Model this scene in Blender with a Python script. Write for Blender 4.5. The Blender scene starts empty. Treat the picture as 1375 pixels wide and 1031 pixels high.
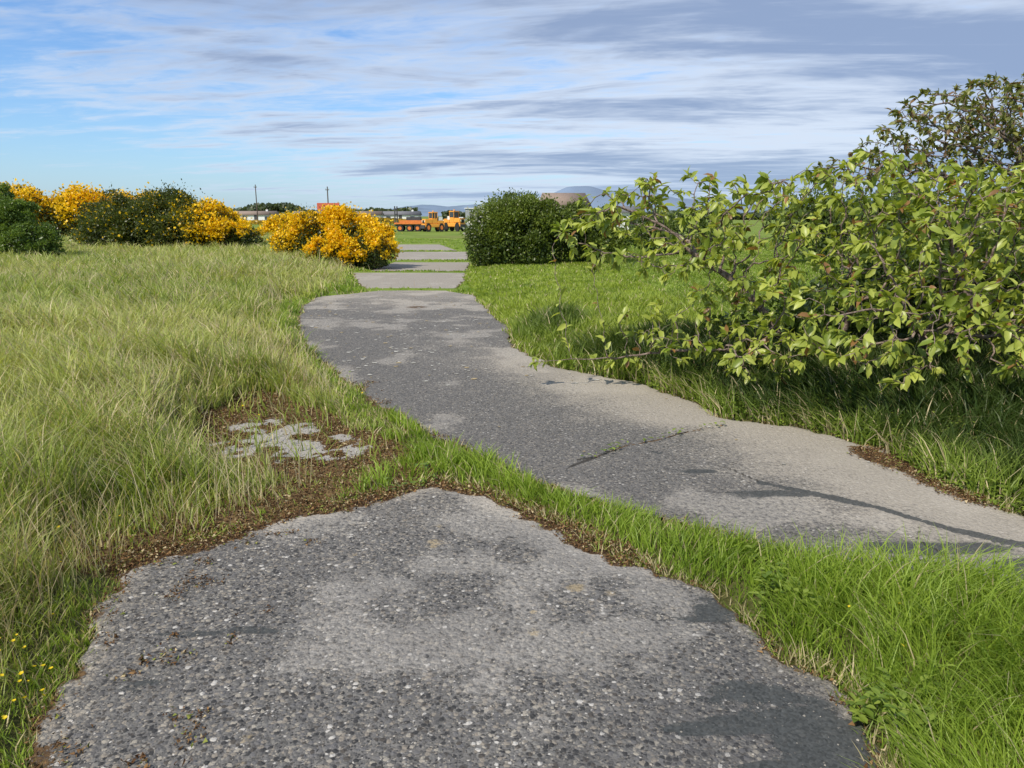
import bpy, math, bmesh, numpy as np
from mathutils import Vector
rng=np.random.default_rng(7)
SC=bpy.context.scene
# ------------------------------------------------------------ helpers
TAB=rng.random((256,256))
def vnoise(x,y,s=1.0,off=0.0):
    x=np.asarray(x)*s+off+100.0; y=np.asarray(y)*s+off*1.7+100.0
    xi=np.floor(x).astype(int); yi=np.floor(y).astype(int)
    fx=x-xi; fy=y-yi; fx=fx*fx*(3-2*fx); fy=fy*fy*(3-2*fy)
    a=TAB[xi%256,yi%256]; b=TAB[(xi+1)%256,yi%256]; c=TAB[xi%256,(yi+1)%256]; d=TAB[(xi+1)%256,(yi+1)%256]
    return (a*(1-fx)+b*fx)*(1-fy)+(c*(1-fx)+d*fx)*fy
def fbm(x,y,s=1.0,off=0.0,o=4):
    r=0;w=0;a=1.0
    for i in range(o):
        ca,sa=math.cos(i*1.1),math.sin(i*1.1)
        r=r+a*vnoise(x*ca-y*sa,x*sa+y*ca,s*2**i,off+i*13.7); w+=a; a*=0.55
    return r/w
def sstep(a,b,x):
    t=np.clip((x-a)/(b-a),0,1); return t*t*(3-2*t)
def mesh_obj(name,V,quads=None,tris=None,mat=None,col=None,smooth=False,parent=None,col2=None):
    V=np.asarray(V,dtype=np.float32).reshape(-1,3)
    q=np.zeros((0,4),int) if quads is None else np.asarray(quads,dtype=np.int32).reshape(-1,4)
    t=np.zeros((0,3),int) if tris is None else np.asarray(tris,dtype=np.int32).reshape(-1,3)
    me=bpy.data.meshes.new(name)
    me.vertices.add(len(V)); me.vertices.foreach_set("co",V.ravel())
    loops=np.concatenate([q.ravel(),t.ravel()]).astype(np.int32)
    me.loops.add(len(loops)); me.loops.foreach_set("vertex_index",loops)
    ls=np.concatenate([np.arange(len(q))*4,len(q)*4+np.arange(len(t))*3]).astype(np.int32)
    me.polygons.add(len(ls)); me.polygons.foreach_set("loop_start",ls)
    me.update(calc_edges=True)
    if smooth: me.polygons.foreach_set("use_smooth",np.ones(len(ls),dtype=bool))
    for nm,cc in (("Col",col),("Col2",col2)):
        if cc is not None:
            a=me.color_attributes.new(nm,'FLOAT_COLOR','POINT')
            c=np.asarray(cc,dtype=np.float32)
            if c.shape[1]==3: c=np.concatenate([c,np.ones((len(c),1),np.float32)],1)
            a.data.foreach_set("color",np.ascontiguousarray(c).ravel())
    if mat: me.materials.append(mat)
    ob=bpy.data.objects.new(name,me); SC.collection.objects.link(ob)
    if parent: ob.parent=parent
    return ob
class NT:
    def __init__(s,nt): s.nt=nt
    def n(s,t,**k):
        nd=s.nt.nodes.new(t)
        for a,b in k.items():
            if a=='inp':
                for i,v in b.items():
                    if isinstance(v,bpy.types.NodeSocket): s.nt.links.new(v,nd.inputs[i])
                    else: nd.inputs[i].default_value=v
            else: setattr(nd,a,b)
        return nd
    def math(s,op,a,b=0.0,c=None,clamp=False):
        d={0:a,1:b}
        if c is not None: d[2]=c
        return s.n('ShaderNodeMath',operation=op,use_clamp=clamp,inp=d).outputs[0]
    def mix(s,f,a,b,mode='MIX'):
        nd=s.nt.nodes.new('ShaderNodeMix'); nd.data_type='RGBA'; nd.blend_type=mode
        for i,v in ((0,f),(6,a),(7,b)):
            if isinstance(v,bpy.types.NodeSocket): s.nt.links.new(v,nd.inputs[i])
            else: nd.inputs[i].default_value=(v if i==0 else (tuple(v)+(1,))[:4])
        return nd.outputs[2]
    def ramp(s,x,a,b):
        nd=s.n('ShaderNodeMapRange',interpolation_type='SMOOTHSTEP',inp={0:x,1:a,2:b,3:0.0,4:1.0}); return nd.outputs[0]
    def noise(s,v,sc,det=3,rough=0.55,dist=0.0):
        return s.n('ShaderNodeTexNoise',inp={'Vector':v,'Scale':sc,'Detail':det,'Roughness':rough,'Distortion':dist}).outputs[0]
    def vor(s,v,sc,feature='F1'):
        return s.n('ShaderNodeTexVoronoi',feature=feature,inp={'Vector':v,'Scale':sc})
def newmat(name):
    m=bpy.data.materials.new(name); m.use_nodes=True; m.node_tree.nodes.clear()
    N=NT(m.node_tree); out=N.n('ShaderNodeOutputMaterial'); return m,N,out
def foliage_mat(name,trans=0.35,rough=0.5,spec=0.3):
    m,N,out=newmat(name)
    at=N.n('ShaderNodeAttribute',attribute_name='Col').outputs['Color']
    p=N.n('ShaderNodeBsdfPrincipled',inp={'Base Color':at,'Roughness':rough,'Specular IOR Level':spec})
    if trans<=0: N.nt.links.new(p.outputs[0],out.inputs[0]); return m
    t=N.n('ShaderNodeBsdfTranslucent',inp={'Color':N.mix(1.0,at,(1.3,1.3,0.6),'MULTIPLY')})
    mx=N.n('ShaderNodeMixShader',inp={0:trans,1:p.outputs[0],2:t.outputs[0]})
    N.nt.links.new(mx.outputs[0],out.inputs[0]); return m
def plain_mat(name,col,rough=0.6,metal=0.0,var=0.15,scale=6.0):
    m,N,out=newmat(name)
    g=N.n('ShaderNodeTexCoord').outputs['Object']
    n=N.noise(g,scale,4,0.6)
    c=N.mix(N.ramp(n,0.3,0.7),tuple(x*(1-var) for x in col),tuple(min(1,x*(1+var)) for x in col))
    p=N.n('ShaderNodeBsdfPrincipled',inp={'Base Color':c,'Roughness':rough,'Metallic':metal})
    N.nt.links.new(p.outputs[0],out.inputs[0]); return m
def mix3(a,b,t): return a*(1-t[:,None])+b*t[:,None]
def unit(v): return v/(np.linalg.norm(v,axis=1,keepdims=True)+1e-9)
# ------------------------------------------------------------ layout in metres (camera at origin, looking +Y)
NEAR=[(-1.15,1.2),(-1.35,1.72),(-1.42,1.91),(-1.56,2.23),(-1.66,2.59),(-1.75,2.97),(-1.78,3.3),(-1.52,3.55),(-1.19,3.87),(-0.91,4.12),(-0.45,4.38),(-0.21,4.25),(0.13,3.84),(0.61,3.26),(0.89,2.97),(0.97,2.64),(1.02,2.44),(1.14,2.33),(1.16,2.15),(1.13,1.91),(1.1,1.72),(1.05,1.2)]
FARL=[(5,1.7),(3.4,2.3),(2.47,2.75),(2.19,2.9),(1.88,3.07),(1.6,3.18),(1.32,3.38),(1.01,3.57),(0.67,3.87),(0.4,4.09),(0.06,4.44),(-0.24,4.81),(-0.53,5.25),(-0.9,5.87),(-1.21,6.24),(-1.48,6.96),(-2.03,8.06),(-2.60,9.26),(-3.28,11.25),(-3.87,13.67),(-3.92,15.2),(-2.92,16.5)]
FARR=[(-1.44,16.5),(-0.81,15.5),(-0.43,13.1),(-0.08,10.86),(0.07,9.0),(0.43,8.06),(0.87,7.54),(1.26,7.12),(1.59,6.37),(1.70,5.83),(2.12,5.65),(2.43,5.4),(2.62,4.98),(2.63,4.51),(2.68,4.13),(2.82,3.84),(3.1,3.4),(3.7,3.1),(5,2.6)]
FAR=FARL+FARR
S2=[(-3.35,17.0),(-3.96,19.2),(-4.6,21.8),(-1.35,21.8),(-1.25,19.2),(-1.28,17.0)]
S3=[(-4.28,22.6),(-4.17,26.8),(-1.52,26.8),(-1.36,22.6)]
S4=[(-4.5,28.2),(-5.2,34.8),(-2.1,34.8),(-1.63,28.2)]
S5=[(-5.6,36.0),(-7.0,45.0),(-4.4,45.0),(-2.6,36.0)]
PATCH=[(-2.31,5.06),(-2.4,6.0),(-2.31,6.65),(-1.75,6.1),(-1.03,5.25),(-0.85,4.81),(-1.16,4.44),(-1.72,4.44)]
WHITE=[(-2.15,5.0),(-2.12,5.75),(-1.75,5.95),(-1.35,5.45),(-1.0,5.05),(-1.15,4.75),(-1.65,4.72),(-1.95,4.75)]
def segdist(x,y,pts,closed=True):
    P=np.array(pts,float); n=len(P); best=np.full(x.shape,1e9); inside=np.zeros(x.shape,bool)
    for i in range(n if closed else n-1):
        a=P[i]; b=P[(i+1)%n]; d=b-a; L=d@d+1e-12
        t=np.clip(((x-a[0])*d[0]+(y-a[1])*d[1])/L,0,1)
        best=np.minimum(best,(x-a[0]-t*d[0])**2+(y-a[1]-t*d[1])**2)
        if closed and abs(d[1])>1e-9:
            c=((a[1]>y)!=(b[1]>y))&(x<d[0]*(y-a[1])/d[1]+a[0]); inside^=c
    r=np.sqrt(best)
    return np.where(inside,-r,r) if closed else r
def edge_wobble(x,y): return 0.16*(fbm(x,y,2.6,2)-.5)+0.10*(fbm(x,y,12,6)-.5)
def sd_slabs(x,y):
    s=segdist(x,y,NEAR)
    for p in (FAR,S2,S3,S4,S5): s=np.minimum(s,segdist(x,y,p))
    return s+edge_wobble(x,y)
def right_side(x,y):
    xr=np.interp(y,[2.6,3.1,3.4,3.84,4.5,5.4,5.83,6.37,7.12,7.54,8.06,9,10.86,13.1,15.5,20,30,60],[5,3.7,3.1,2.82,2.6,2.4,1.7,1.59,1.26,.87,.43,.07,-.08,-.43,-.81,-1.3,-1.6,-2.4])
    return x-xr
def left_side(x,y):
    xl=np.interp(y,[1,3,3.5,4.2,4.8,5.2,6,7,8,9.3,11.3,13.7,17,22,27,35,45,80],[-1.2,-1.6,-1.4,-.9,-.6,-.7,-1.1,-1.5,-2.05,-2.6,-3.3,-3.9,-3.6,-4.5,-4.2,-5.2,-7,-14])
    return xl-x
def patch_sd(x,y): return segdist(x,y,PATCH)+.4*(fbm(x,y,2.5,60)-.5)
def white_mask(x,y):
    wh=segdist(x,y,WHITE)+.25*(fbm(x,y,7,65)-.5)
    return (1-sstep(-0.10,0.12,wh))*sstep(.43,.50,fbm(x,y,6.5,64,5))
BAND=[(-2.0,3.35),(-1.5,3.9),(-1.1,4.3),(-0.6,4.5)]
def height(x,y,s=None):
    if s is None: s=sd_slabs(x,y)
    L=left_side(x,y); R=right_side(x,y)
    z=-0.03+0.05*sstep(0.0,0.22,s)
    d=np.hypot(x,y); fade=1-sstep(40,120,d)
    z=z+sstep(0.3,2.5,L)*(0.10+0.14*fbm(x,y,0.5,3))*sstep(0.05,0.6,s)*fade
    z=z+sstep(0.1,1.2,R)*(0.13+0.16*fbm(x,y,0.6,9))*sstep(0.0,0.5,s)*fade*(1-0.6*sstep(9,14,y))
    z=z+0.02*(fbm(x,y,4,5)-.5)*sstep(0.02,0.2,s)
    pt=segdist(x,y,PATCH)
    z=np.where(pt<0.3, z*sstep(-0.05,0.3,pt)+0.012*(1-sstep(-0.05,0.3,pt)), z)
    return z
# ------------------------------------------------------------ ground
gm,N,out=newmat('grassland')
g=N.n('ShaderNodeNewGeometry').outputs['Position']
nf=N.noise(g,45,4,0.7)
soil=N.mix(N.ramp(nf,0.35,0.65),(0.045,0.032,0.016),(0.13,0.10,0.05))
n1=N.noise(g,0.35,4,0.6); n2=N.noise(g,3.0,4,0.7); n3=N.noise(g,0.03,4,0.6)
grc=N.mix(N.ramp(n1,0.35,0.65),(0.11,0.18,0.022),(0.19,0.26,0.045))
grc=N.mix(N.math('MULTIPLY',N.ramp(n2,0.4,0.7),0.5),grc,(0.22,0.235,0.075))
grc=N.mix(N.math('MULTIPLY',N.ramp(n3,0.5,0.62),0.45),grc,(0.17,0.13,0.06))
ln=N.n('ShaderNodeVectorMath',operation='LENGTH',inp={0:g}).outputs['Value']
c=N.mix(N.ramp(ln,6.0,18.0),N.mix(0.35,soil,(0.07,0.11,0.02)),grc)
at=N.n('ShaderNodeAttribute',attribute_name='Col').outputs['Color']
sep=N.n('ShaderNodeSeparateColor',inp={0:at})
mossc=N.mix(N.ramp(nf,0.35,0.65),(0.05,0.028,0.014),(0.22,0.15,0.07))
c=N.mix(N.ramp(N.math('ADD',sep.outputs[1],N.math('MULTIPLY_ADD',nf,0.8,-0.4)),0.4,0.6),c,mossc)
conc=N.mix(N.ramp(N.noise(g,80,3,0.8),0.35,0.65),(0.20,0.185,0.16),(0.50,0.475,0.43))
c=N.mix(N.ramp(N.math('ADD',sep.outputs[2],N.math('MULTIPLY_ADD',nf,2.0,-1.05)),0.42,0.55),c,conc)
bm=N.n('ShaderNodeBump',inp={'Strength':0.8,'Distance':0.02,'Height':nf})
p=N.n('ShaderNodeBsdfPrincipled',inp={'Base Color':c,'Roughness':0.95,'Specular IOR Level':0.1,'Normal':bm.outputs[0]})
N.nt.links.new(p.outputs[0],out.inputs[0])
def axis(lo,hi,step,far):
    a=list(np.arange(lo,hi+1e-6,step)); s=step; v=a[-1]; up=[]
    while v<far: s*=1.14; v+=s; up.append(v)
    s=step; v=a[0]; dn=[]
    while v>-far: s*=1.14; v-=s; dn.append(v)
    return np.array(dn[::-1]+a+up)
xs=axis(-8,7,0.045,9000); ys=axis(1.0,18,0.045,9000)
X,Y=np.meshgrid(xs,ys); sx=X.ravel(); sy=Y.ravel()
sd=sd_slabs(sx,sy); Z=height(sx,sy,sd)
nx=len(xs); ny=len(ys); idx=np.arange(nx*ny).reshape(ny,nx)
Q=np.stack([idx[:-1,:-1],idx[:-1,1:],idx[1:,1:],idx[1:,:-1]],-1).reshape(-1,4)
mossm=np.maximum(1-sstep(-0.1,0.3,patch_sd(sx,sy)),.8*(1-sstep(.1,.4,segdist(sx,sy,BAND,False)+.3*(fbm(sx,sy,3,2)-.5))))
mesh_obj('ground',np.stack([sx,sy,Z],1),quads=Q,mat=gm,col=np.stack([np.zeros_like(sx),mossm,white_mask(sx,sy)],1),smooth=True)
# ------------------------------------------------------------ concrete
def concrete(name,pebble,near):
    m,N,out=newmat(name)
    g=N.n('ShaderNodeNewGeometry').outputs['Position']
    at=N.n('ShaderNodeAttribute',attribute_name='Col'); a2=N.n('ShaderNodeAttribute',attribute_name='Col2')
    sep=N.n('ShaderNodeSeparateColor',inp={0:at.outputs['Color']}); lich,moss,tar=sep.outputs[0],sep.outputs[1],sep.outputs[2]; tone=at.outputs['Alpha']
    sep2=N.n('ShaderNodeSeparateColor',inp={0:a2.outputs['Color']}); pale,dark,crk=sep2.outputs[0],sep2.outputs[1],sep2.outputs[2]
    nz=N.n('ShaderNodeTexNoise',inp={'Vector':g,'Scale':34.0,'Detail':4.0,'Roughness':.8}); F=nz.outputs[0]; Fd=N.math('SUBTRACT',F,0.5)
    warp=N.n('ShaderNodeVectorMath',operation='MULTIPLY_ADD',inp={0:nz.outputs['Color'],1:(0.02,0.02,0.0),2:g}).outputs[0]
    flat=N.n('ShaderNodeVectorMath',operation='MULTIPLY',inp={0:warp,1:(1,1,0)}).outputs[0]
    v=N.vor(flat,pebble); v2=N.vor(flat,pebble*2.1)
    rs=N.n('ShaderNodeSeparateColor',inp={0:v.outputs['Color']}); rs2=N.n('ShaderNodeSeparateColor',inp={0:v2.outputs['Color']})
    def stones(r):
        cr=N.n('ShaderNodeValToRGB',inp={0:r}); e=cr.color_ramp; e.interpolation='CONSTANT'
        cols=[(0,(0.045,0.045,0.045)),(0.2,(0.105,0.102,0.098)),(0.38,(0.165,0.16,0.148)),(0.52,(0.075,0.068,0.060)),(0.62,(0.23,0.205,0.17)),(0.75,(0.135,0.132,0.13)),(0.87,(0.30,0.275,0.23)),(0.965,(0.46,0.44,0.40))]
        while len(e.elements)<len(cols): e.elements.new(0.5)
        for i,(pos,cc) in enumerate(cols): e.elements[i].position=pos; e.elements[i].color=cc+(1,)
        return cr.outputs[0]
    big=N.ramp(v.outputs['Distance'],0.60,0.46)
    pick=N.math('MULTIPLY',big,N.math('GREATER_THAN',rs.outputs[1],0.3))
    mort=N.mix(N.ramp(F,0.3,0.7),(0.075,0.072,0.067),(0.20,0.192,0.178))
    small=N.mix(N.ramp(v2.outputs['Distance'],0.6,0.4),mort,stones(rs2.outputs[0]))
    c=N.mix(pick,small,stones(rs.outputs[0]))
    if not near: c=N.mix(0.22,c,mort)
    c=N.mix(N.math('MULTIPLY',N.ramp(N.math('MULTIPLY_ADD',Fd,1.6,pale),0.3,0.85),0.6 if near else .55),c,(0.37,0.35,0.315))
    c=N.mix(N.math('MULTIPLY',N.ramp(N.math('MULTIPLY_ADD',Fd,1.6,dark),0.3,0.9),0.40),c,(0.065,0.064,0.065))
    c=N.mix(N.math('MULTIPLY',N.ramp(N.math('MULTIPLY_ADD',Fd,1.9,tone),0.25,1.1),0.62),c,(0.44,0.395,0.325))
    c=N.mix(N.math('MULTIPLY',N.ramp(N.math('MULTIPLY',lich,N.math('MULTIPLY_ADD',Fd,4.0,1.0)),0.35,0.8),0.62),c,(0.36,0.285,0.165))
    tm=N.ramp(N.math('MULTIPLY',tar,N.math('MULTIPLY_ADD',Fd,2.4,1.0)),0.42,0.58)
    tarc=N.mix(rs2.outputs[1],(0.032,0.036,0.036),(0.070,0.076,0.076))
    c=N.mix(N.math('MULTIPLY',tm,0.9),c,tarc)
    c=N.mix(N.math('MULTIPLY',N.ramp(N.math('MULTIPLY',crk,N.math('MULTIPLY_ADD',Fd,2.0,1.0)),0.4,0.7),.85),c,(0.03,0.027,0.022))
    mossmask=N.ramp(N.math('MULTIPLY',moss,N.math('MULTIPLY_ADD',Fd,2.8,1.0)),0.40,0.52)
    c=N.mix(mossmask,c,N.mix(N.ramp(F,0.4,0.65),(0.045,0.024,0.012),(0.15,0.095,0.045)))
    hgt=N.math('MULTIPLY',N.math('MULTIPLY_ADD',v2.outputs['Distance'],-0.5,N.math('SUBTRACT',1.0,v.outputs['Distance'])),N.math('SUBTRACT',1.0,N.math('MULTIPLY',tm,0.8)))
    bm=N.n('ShaderNodeBump',inp={'Strength':0.95 if near else .75,'Distance':0.006,'Height':hgt})
    p=N.n('ShaderNodeBsdfPrincipled',inp={'Base Color':c,'Roughness':0.87,'Specular IOR Level':0.2,'Normal':bm.outputs[0]})
    N.nt.links.new(p.outputs[0],out.inputs[0]); return m
TARL=[(0.95,4.98),(1.18,4.78),(1.42,4.60)]; TARL2=[(1.54,4.33),(1.8,4.15),(2.06,3.93),(2.3,3.64),(2.53,3.46),(3.0,3.1)]
CRACK=[(0.45,4.78),(0.57,4.83),(0.8,5.08),(1.05,5.22),(1.3,5.42),(1.66,5.62)]
CRACKS=[[(1.54,4.33),(1.42,4.6),(1.18,4.8),(.95,4.98),(.72,5.1)],[(2.2,3.75),(2.05,3.5),(2.12,3.25),(2.0,3.0)],[(.57,4.83),(.3,4.55),(.2,4.3)]]
NCR=[[(.45,3.25),(.62,3.0),(.70,2.75)],[(-1.5,3.0),(-1.2,2.9),(-1.0,2.95)]]
MOSSTOP=[(-1.85,3.3),(-1.5,3.52),(-1.19,3.85),(-0.91,4.1),(-0.45,4.36),(-0.1,4.13),(.3,3.62),(.55,3.36)]
def slab(name,polys,mat,step,kind):
    allp=np.array([p for q in polys for p in q]); lo=allp.min(0)-.2; hi=allp.max(0)+.2
    ax=np.arange(lo[0],hi[0],step); ay=np.arange(lo[1],hi[1],step)
    A,B=np.meshgrid(ax,ay); x=A.ravel(); y=B.ravel()
    s=np.full(x.shape,1e9)
    for p in polys: s=np.minimum(s,segdist(x,y,p))
    s=s+edge_wobble(x,y)
    n=len(ax); m=len(ay); ii=np.arange(n*m).reshape(m,n)
    q=np.stack([ii[:-1,:-1],ii[:-1,1:],ii[1:,1:],ii[1:,:-1]],-1).reshape(-1,4)
    keep=(s[q]<0.02).all(1); q=q[keep]
    u,inv=np.unique(q,return_inverse=True); q=inv.reshape(-1,4)
    x=x[u];y=y[u];s=s[u]
    nb=fbm(x,y,1.6,11,5); nc=fbm(x,y,5,19,5); ns=fbm(x*2.2+y*.6,y*7,1.3,23,4); nl=fbm(x,y,16,29,3)
    moss=0.65*sstep(-0.09,0.01,s)*sstep(.35,.6,nc+.1); tar=np.zeros_like(x); lich=np.zeros_like(x); crk=np.zeros_like(x)
    z=0.004*(fbm(x,y,1.2,4)-.5)-0.02*sstep(-0.02,0.02,s)
    pale=sstep(.48,.66,nb)*.65; dark=sstep(.46,.62,nc)*.5
    if kind=='near':
        dtop=segdist(x,y,MOSSTOP,False)+.28*(fbm(x,y,5,71)-.5)
        moss=np.maximum(moss,1.1*(1-sstep(0.02,0.16,dtop)))
        moss=np.maximum(moss,0.55*(1-sstep(0.0,0.16,segdist(x,y,[(-1.35,1.72),(-1.66,2.59),(-1.78,3.3)],False)))*sstep(.42,.58,nc))
        for (cx,cy,rx,ry,a) in [(-1.12,2.66,.26,.06,.7),(0.84,2.84,.2,.10,1.0),(0.93,2.22,.24,.12,1.0),(1.0,1.98,.2,.14,1.0),(.70,2.1,.2,.05,.8),(1.05,2.45,.1,.1,.75),(-1.25,2.3,.12,.04,.6),(.8,1.9,.2,.04,.75)]:
            tar=np.maximum(tar,a*np.exp(-(((x-cx)/rx)**2+((y-cy)/ry)**2)**1.5))
        tar=tar+(ns-.5)*2.6*(tar>.12)
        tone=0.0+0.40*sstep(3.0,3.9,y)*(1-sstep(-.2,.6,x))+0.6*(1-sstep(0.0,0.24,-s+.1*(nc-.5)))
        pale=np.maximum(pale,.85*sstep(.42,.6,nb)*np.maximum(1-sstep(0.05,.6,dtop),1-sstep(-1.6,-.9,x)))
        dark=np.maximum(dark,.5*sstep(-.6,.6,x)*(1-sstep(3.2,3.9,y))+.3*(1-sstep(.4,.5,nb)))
        for i in range(30):
            cx,cy=rng.uniform(-1.3,.9),rng.uniform(1.8,3.8); rr=.008+.038*rng.random()**2; el=rng.uniform(.6,1.7)
            lich=np.maximum(lich,rng.uniform(.55,1.0)*np.exp(-(((x-cx)/(rr*el))**2+((y-cy)/rr)**2)))
        lich=lich*(.3+1.4*nl)
        for cp in NCR: crk=np.maximum(crk,.6*(1-sstep(0.0,.018,segdist(x,y,cp,False)+.02*(nc-.5))))
    else:
        t1=segdist(x,y,TARL,False)+.06*(nc-.5); t2=segdist(x,y,TARL2,False)+.10*(nc-.5)
        tar=np.maximum(1.0*(1-sstep(0.01,0.05,t1))*sstep(.4,.5,nb+nc*.3-.1),1.2*(1-sstep(0.02,0.06,t2)))
        for (cx,cy,rx,ry,a) in [(1.5,4.12,.3,.1,.75),(1.2,4.55,.15,.05,.75),(2.1,3.42,.4,.09,.85),(2.6,3.2,.4,.12,.85)]:
            tar=np.maximum(tar,(a+(ns-.5)*2.6)*np.exp(-(((x-cx)/rx)**2+((y-cy)/ry)**2)**1.5))
        ck=segdist(x,y,CRACK,False)+.05*(nc-.5); moss=np.maximum(moss,.7*(1-sstep(0.0,0.025,ck))*(nc>.42)); crk=np.maximum(crk,1-sstep(0,.02,ck))
        for cp in CRACKS: crk=np.maximum(crk,.8*(1-sstep(0.0,.022,segdist(x,y,cp,False)+.05*(nc-.5))))
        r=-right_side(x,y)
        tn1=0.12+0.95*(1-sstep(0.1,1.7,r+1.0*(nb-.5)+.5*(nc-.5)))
        tone=tn1*(1-sstep(6.5,10.5,y))+.16*sstep(6.5,10.5,y)+.35*sstep(.42,.65,nb)*(.5+nc)
        tone=tone+0.55*sstep(11.5,16,y)
        tone=np.where(y>16.7,0.9,tone)
        moss=np.maximum(moss,0.75*(1-sstep(0.05,0.22,segdist(x,y,[(2.5,4.95),(2.6,4.5),(2.68,4.1)],False)+.2*(nc-.5))))
        moss=np.maximum(moss,0.6*np.exp(-(((x+1.72)/.3)**2+((y-13.4)/.3)**2)))
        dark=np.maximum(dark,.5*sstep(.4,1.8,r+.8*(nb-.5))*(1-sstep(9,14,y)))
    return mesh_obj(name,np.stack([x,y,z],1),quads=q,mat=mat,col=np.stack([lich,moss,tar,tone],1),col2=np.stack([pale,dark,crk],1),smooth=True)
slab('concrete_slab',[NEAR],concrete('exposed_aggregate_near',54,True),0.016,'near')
slab('concrete_path',[FAR,S2,S3,S4,S5],concrete('exposed_aggregate_path',58,False),0.027,'far')
# ------------------------------------------------------------ grass
def blades(name,x,y,h,w,col,mat,lean=0.35,winddir=(-0.4,0.1),tipcol=None):
    n=len(x); z=height(x,y)
    ph=rng.random(n)*2*np.pi
    wx,wy=np.cos(ph)*w*.5,np.sin(ph)*w*.5
    bd=rng.random(n)*2*np.pi; ben=h*lean*(0.3+rng.random(n)*1.3)
    cwx=fbm(x,y,1.8,93)-.5; cwy=fbm(x,y,1.8,113)-.5
    bx=np.cos(bd)*ben+(winddir[0]*.35+cwx*1.3)*h; by=np.sin(bd)*ben+(winddir[1]*.35+cwy*1.3)*h
    V=np.zeros((n,7,3))
    for k,(t,ww) in enumerate([(0,1.0),(0.38,0.9),(0.74,0.6)]):
        cx=x+bx*t*t; cy=y+by*t*t; cz=z-0.01+h*(t-0.18*t*t)
        V[:,2*k]=np.stack([cx-wx*ww,cy-wy*ww,cz],1); V[:,2*k+1]=np.stack([cx+wx*ww,cy+wy*ww,cz],1)
    V[:,6]=np.stack([x+bx,y+by,z+h*0.84-0.25*np.hypot(bx,by)*.5],1)
    b=(np.arange(n)*7)[:,None]
    q=np.concatenate([b+np.array([0,1,3,2]),b+np.array([2,3,5,4])]); t=b+np.array([4,5,6])
    C=np.repeat(col[:,None,:],7,1)
    if tipcol is not None: C[:,4:6]=C[:,4:6]*.6+tipcol[:,None,:]*.4; C[:,6]=tipcol
    return mesh_obj(name,V.reshape(-1,3),quads=q,tris=t,mat=mat,col=C.reshape(-1,3))
GRASS=foliage_mat('grass_blades',0.38,0.45,0.3)
def sample(nraw,dmin,dmax,p,ang=0.82):
    u=rng.random(nraw); k=2-p
    d=(dmin**k+u*(dmax**k-dmin**k))**(1/k); a=(rng.random(nraw)*2-1)*ang
    return d*np.sin(a),d*np.cos(a)
x,y=sample(960000,1.5,55,1.42)
s=sd_slabs(x,y)
L=left_side(x,y); R=right_side(x,y); d=np.hypot(x,y)
pt=patch_sd(x,y)
dens=sstep(-0.06,0.04,s)
dens*=np.where(pt<0.05,0.06,1.0)
band=segdist(x,y,BAND,False)+.3*(fbm(x,y,3,2)-.5)
dens*=1-0.6*(1-sstep(0.04,0.22,band))
dens*=0.35+0.65*sstep(0.3,0.52,fbm(x,y,6,31))
jt=(y>16.3)&(L<0)&(R<0); dens=np.where(jt,dens*sstep(0.35,.6,fbm(x,y,2,6))*.8,dens)
keep=rng.random(len(x))<dens
x,y,s,L,R,d,pt,band=[a[keep] for a in (x,y,s,L,R,d,pt,band)]
n=len(x)
cl=fbm(x,y,1.1,41); cl2=fbm(x,y,3.5,17)
strip=(L<0)&(R<0)
h=np.full(n,0.13)
tus=sstep(.5,.72,fbm(x,y,2.2,87))
h=np.where(L>0,0.09+0.24*sstep(0.05,1.1,L)*(0.3+1.3*(cl2*.6+cl*.4))+.20*tus,h)
h=np.where((L>0)&(s<0.2),h*.7,h)
h=np.where((band<.35)&(y<5)&(L>-.3),h*.5,h)
h=np.where((pt<.3)&(L>-1),h*.6,h)
h=np.where(R>0,np.where(y>8.3,0.09+.10*cl2,0.16+0.26*cl2),h)
tuft=np.exp(-(((x-.55)/.45)**2+((y-10.1)/.7)**2)); h=h+0.3*tuft*(R>0)
h=np.where(strip,0.05+0.15*cl2+0.14*sstep(0.7,1.8,x)*(y<4)+.08*tus,h)
h=np.where(strip&(s<0.08),h*.65,h)
h=np.where((R>0)&(y>14),0.08,h)
h=np.where(strip&(y>16.3),0.05,h)
h=h*(0.4+0.85*rng.random(n))
w=(0.0032+0.0028*rng.random(n))*(np.maximum(d,2.5)/2.6)**0.85
g1=np.array([0.110,0.180,0.020]); g2=np.array([0.26,0.35,0.050]); g3=np.array([0.46,0.48,0.15]); straw=np.array([0.68,0.58,0.35]); dark=np.array([0.028,0.060,0.012])
r=rng.random(n); col=mix3(g1,g2,np.clip(r*.8+cl2*1.5-.5,0,1))
lt=sstep(0.38,0.6,fbm(x,y,.45,77)); col=mix3(col,np.broadcast_to(g3,col.shape),np.clip((lt*.45+.45*rng.random(n))*(L>.25),0,1))
st=(rng.random(n)<np.where((s<0.07)&strip,0.5,np.where(s<.06,.3,np.where(L>0,0.12+.16*sstep(.45,.65,cl),0.05)))); col[st]=straw*(0.5+0.5*rng.random((st.sum(),1)))
bright=((strip)|((L<.35)&(L>0)))&(~st); col[bright]=col[bright]*np.array([1.10,1.14,1.0])
dk=np.clip((R>0)*(1-sstep(7.6,9.6,y))*.9*sstep(.0,.35,R+.3*(cl2-.5))+tuft*.8,0,1)*(~st); col=mix3(col,np.broadcast_to(dark,col.shape),dk)  # cherry's shade painted into the blades beneath it; tuft is darker grass
lawn=(R>0)&(y>=8.2)&(~st)&(tuft<.2)&(x<3.0); col[lawn]=col[lawn]*np.array([1.2,1.12,1.0])
tip=mix3(col,np.broadcast_to(np.array([0.56,0.55,0.24]),col.shape),np.where(L>0,.5,.12)*rng.random(n))
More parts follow.
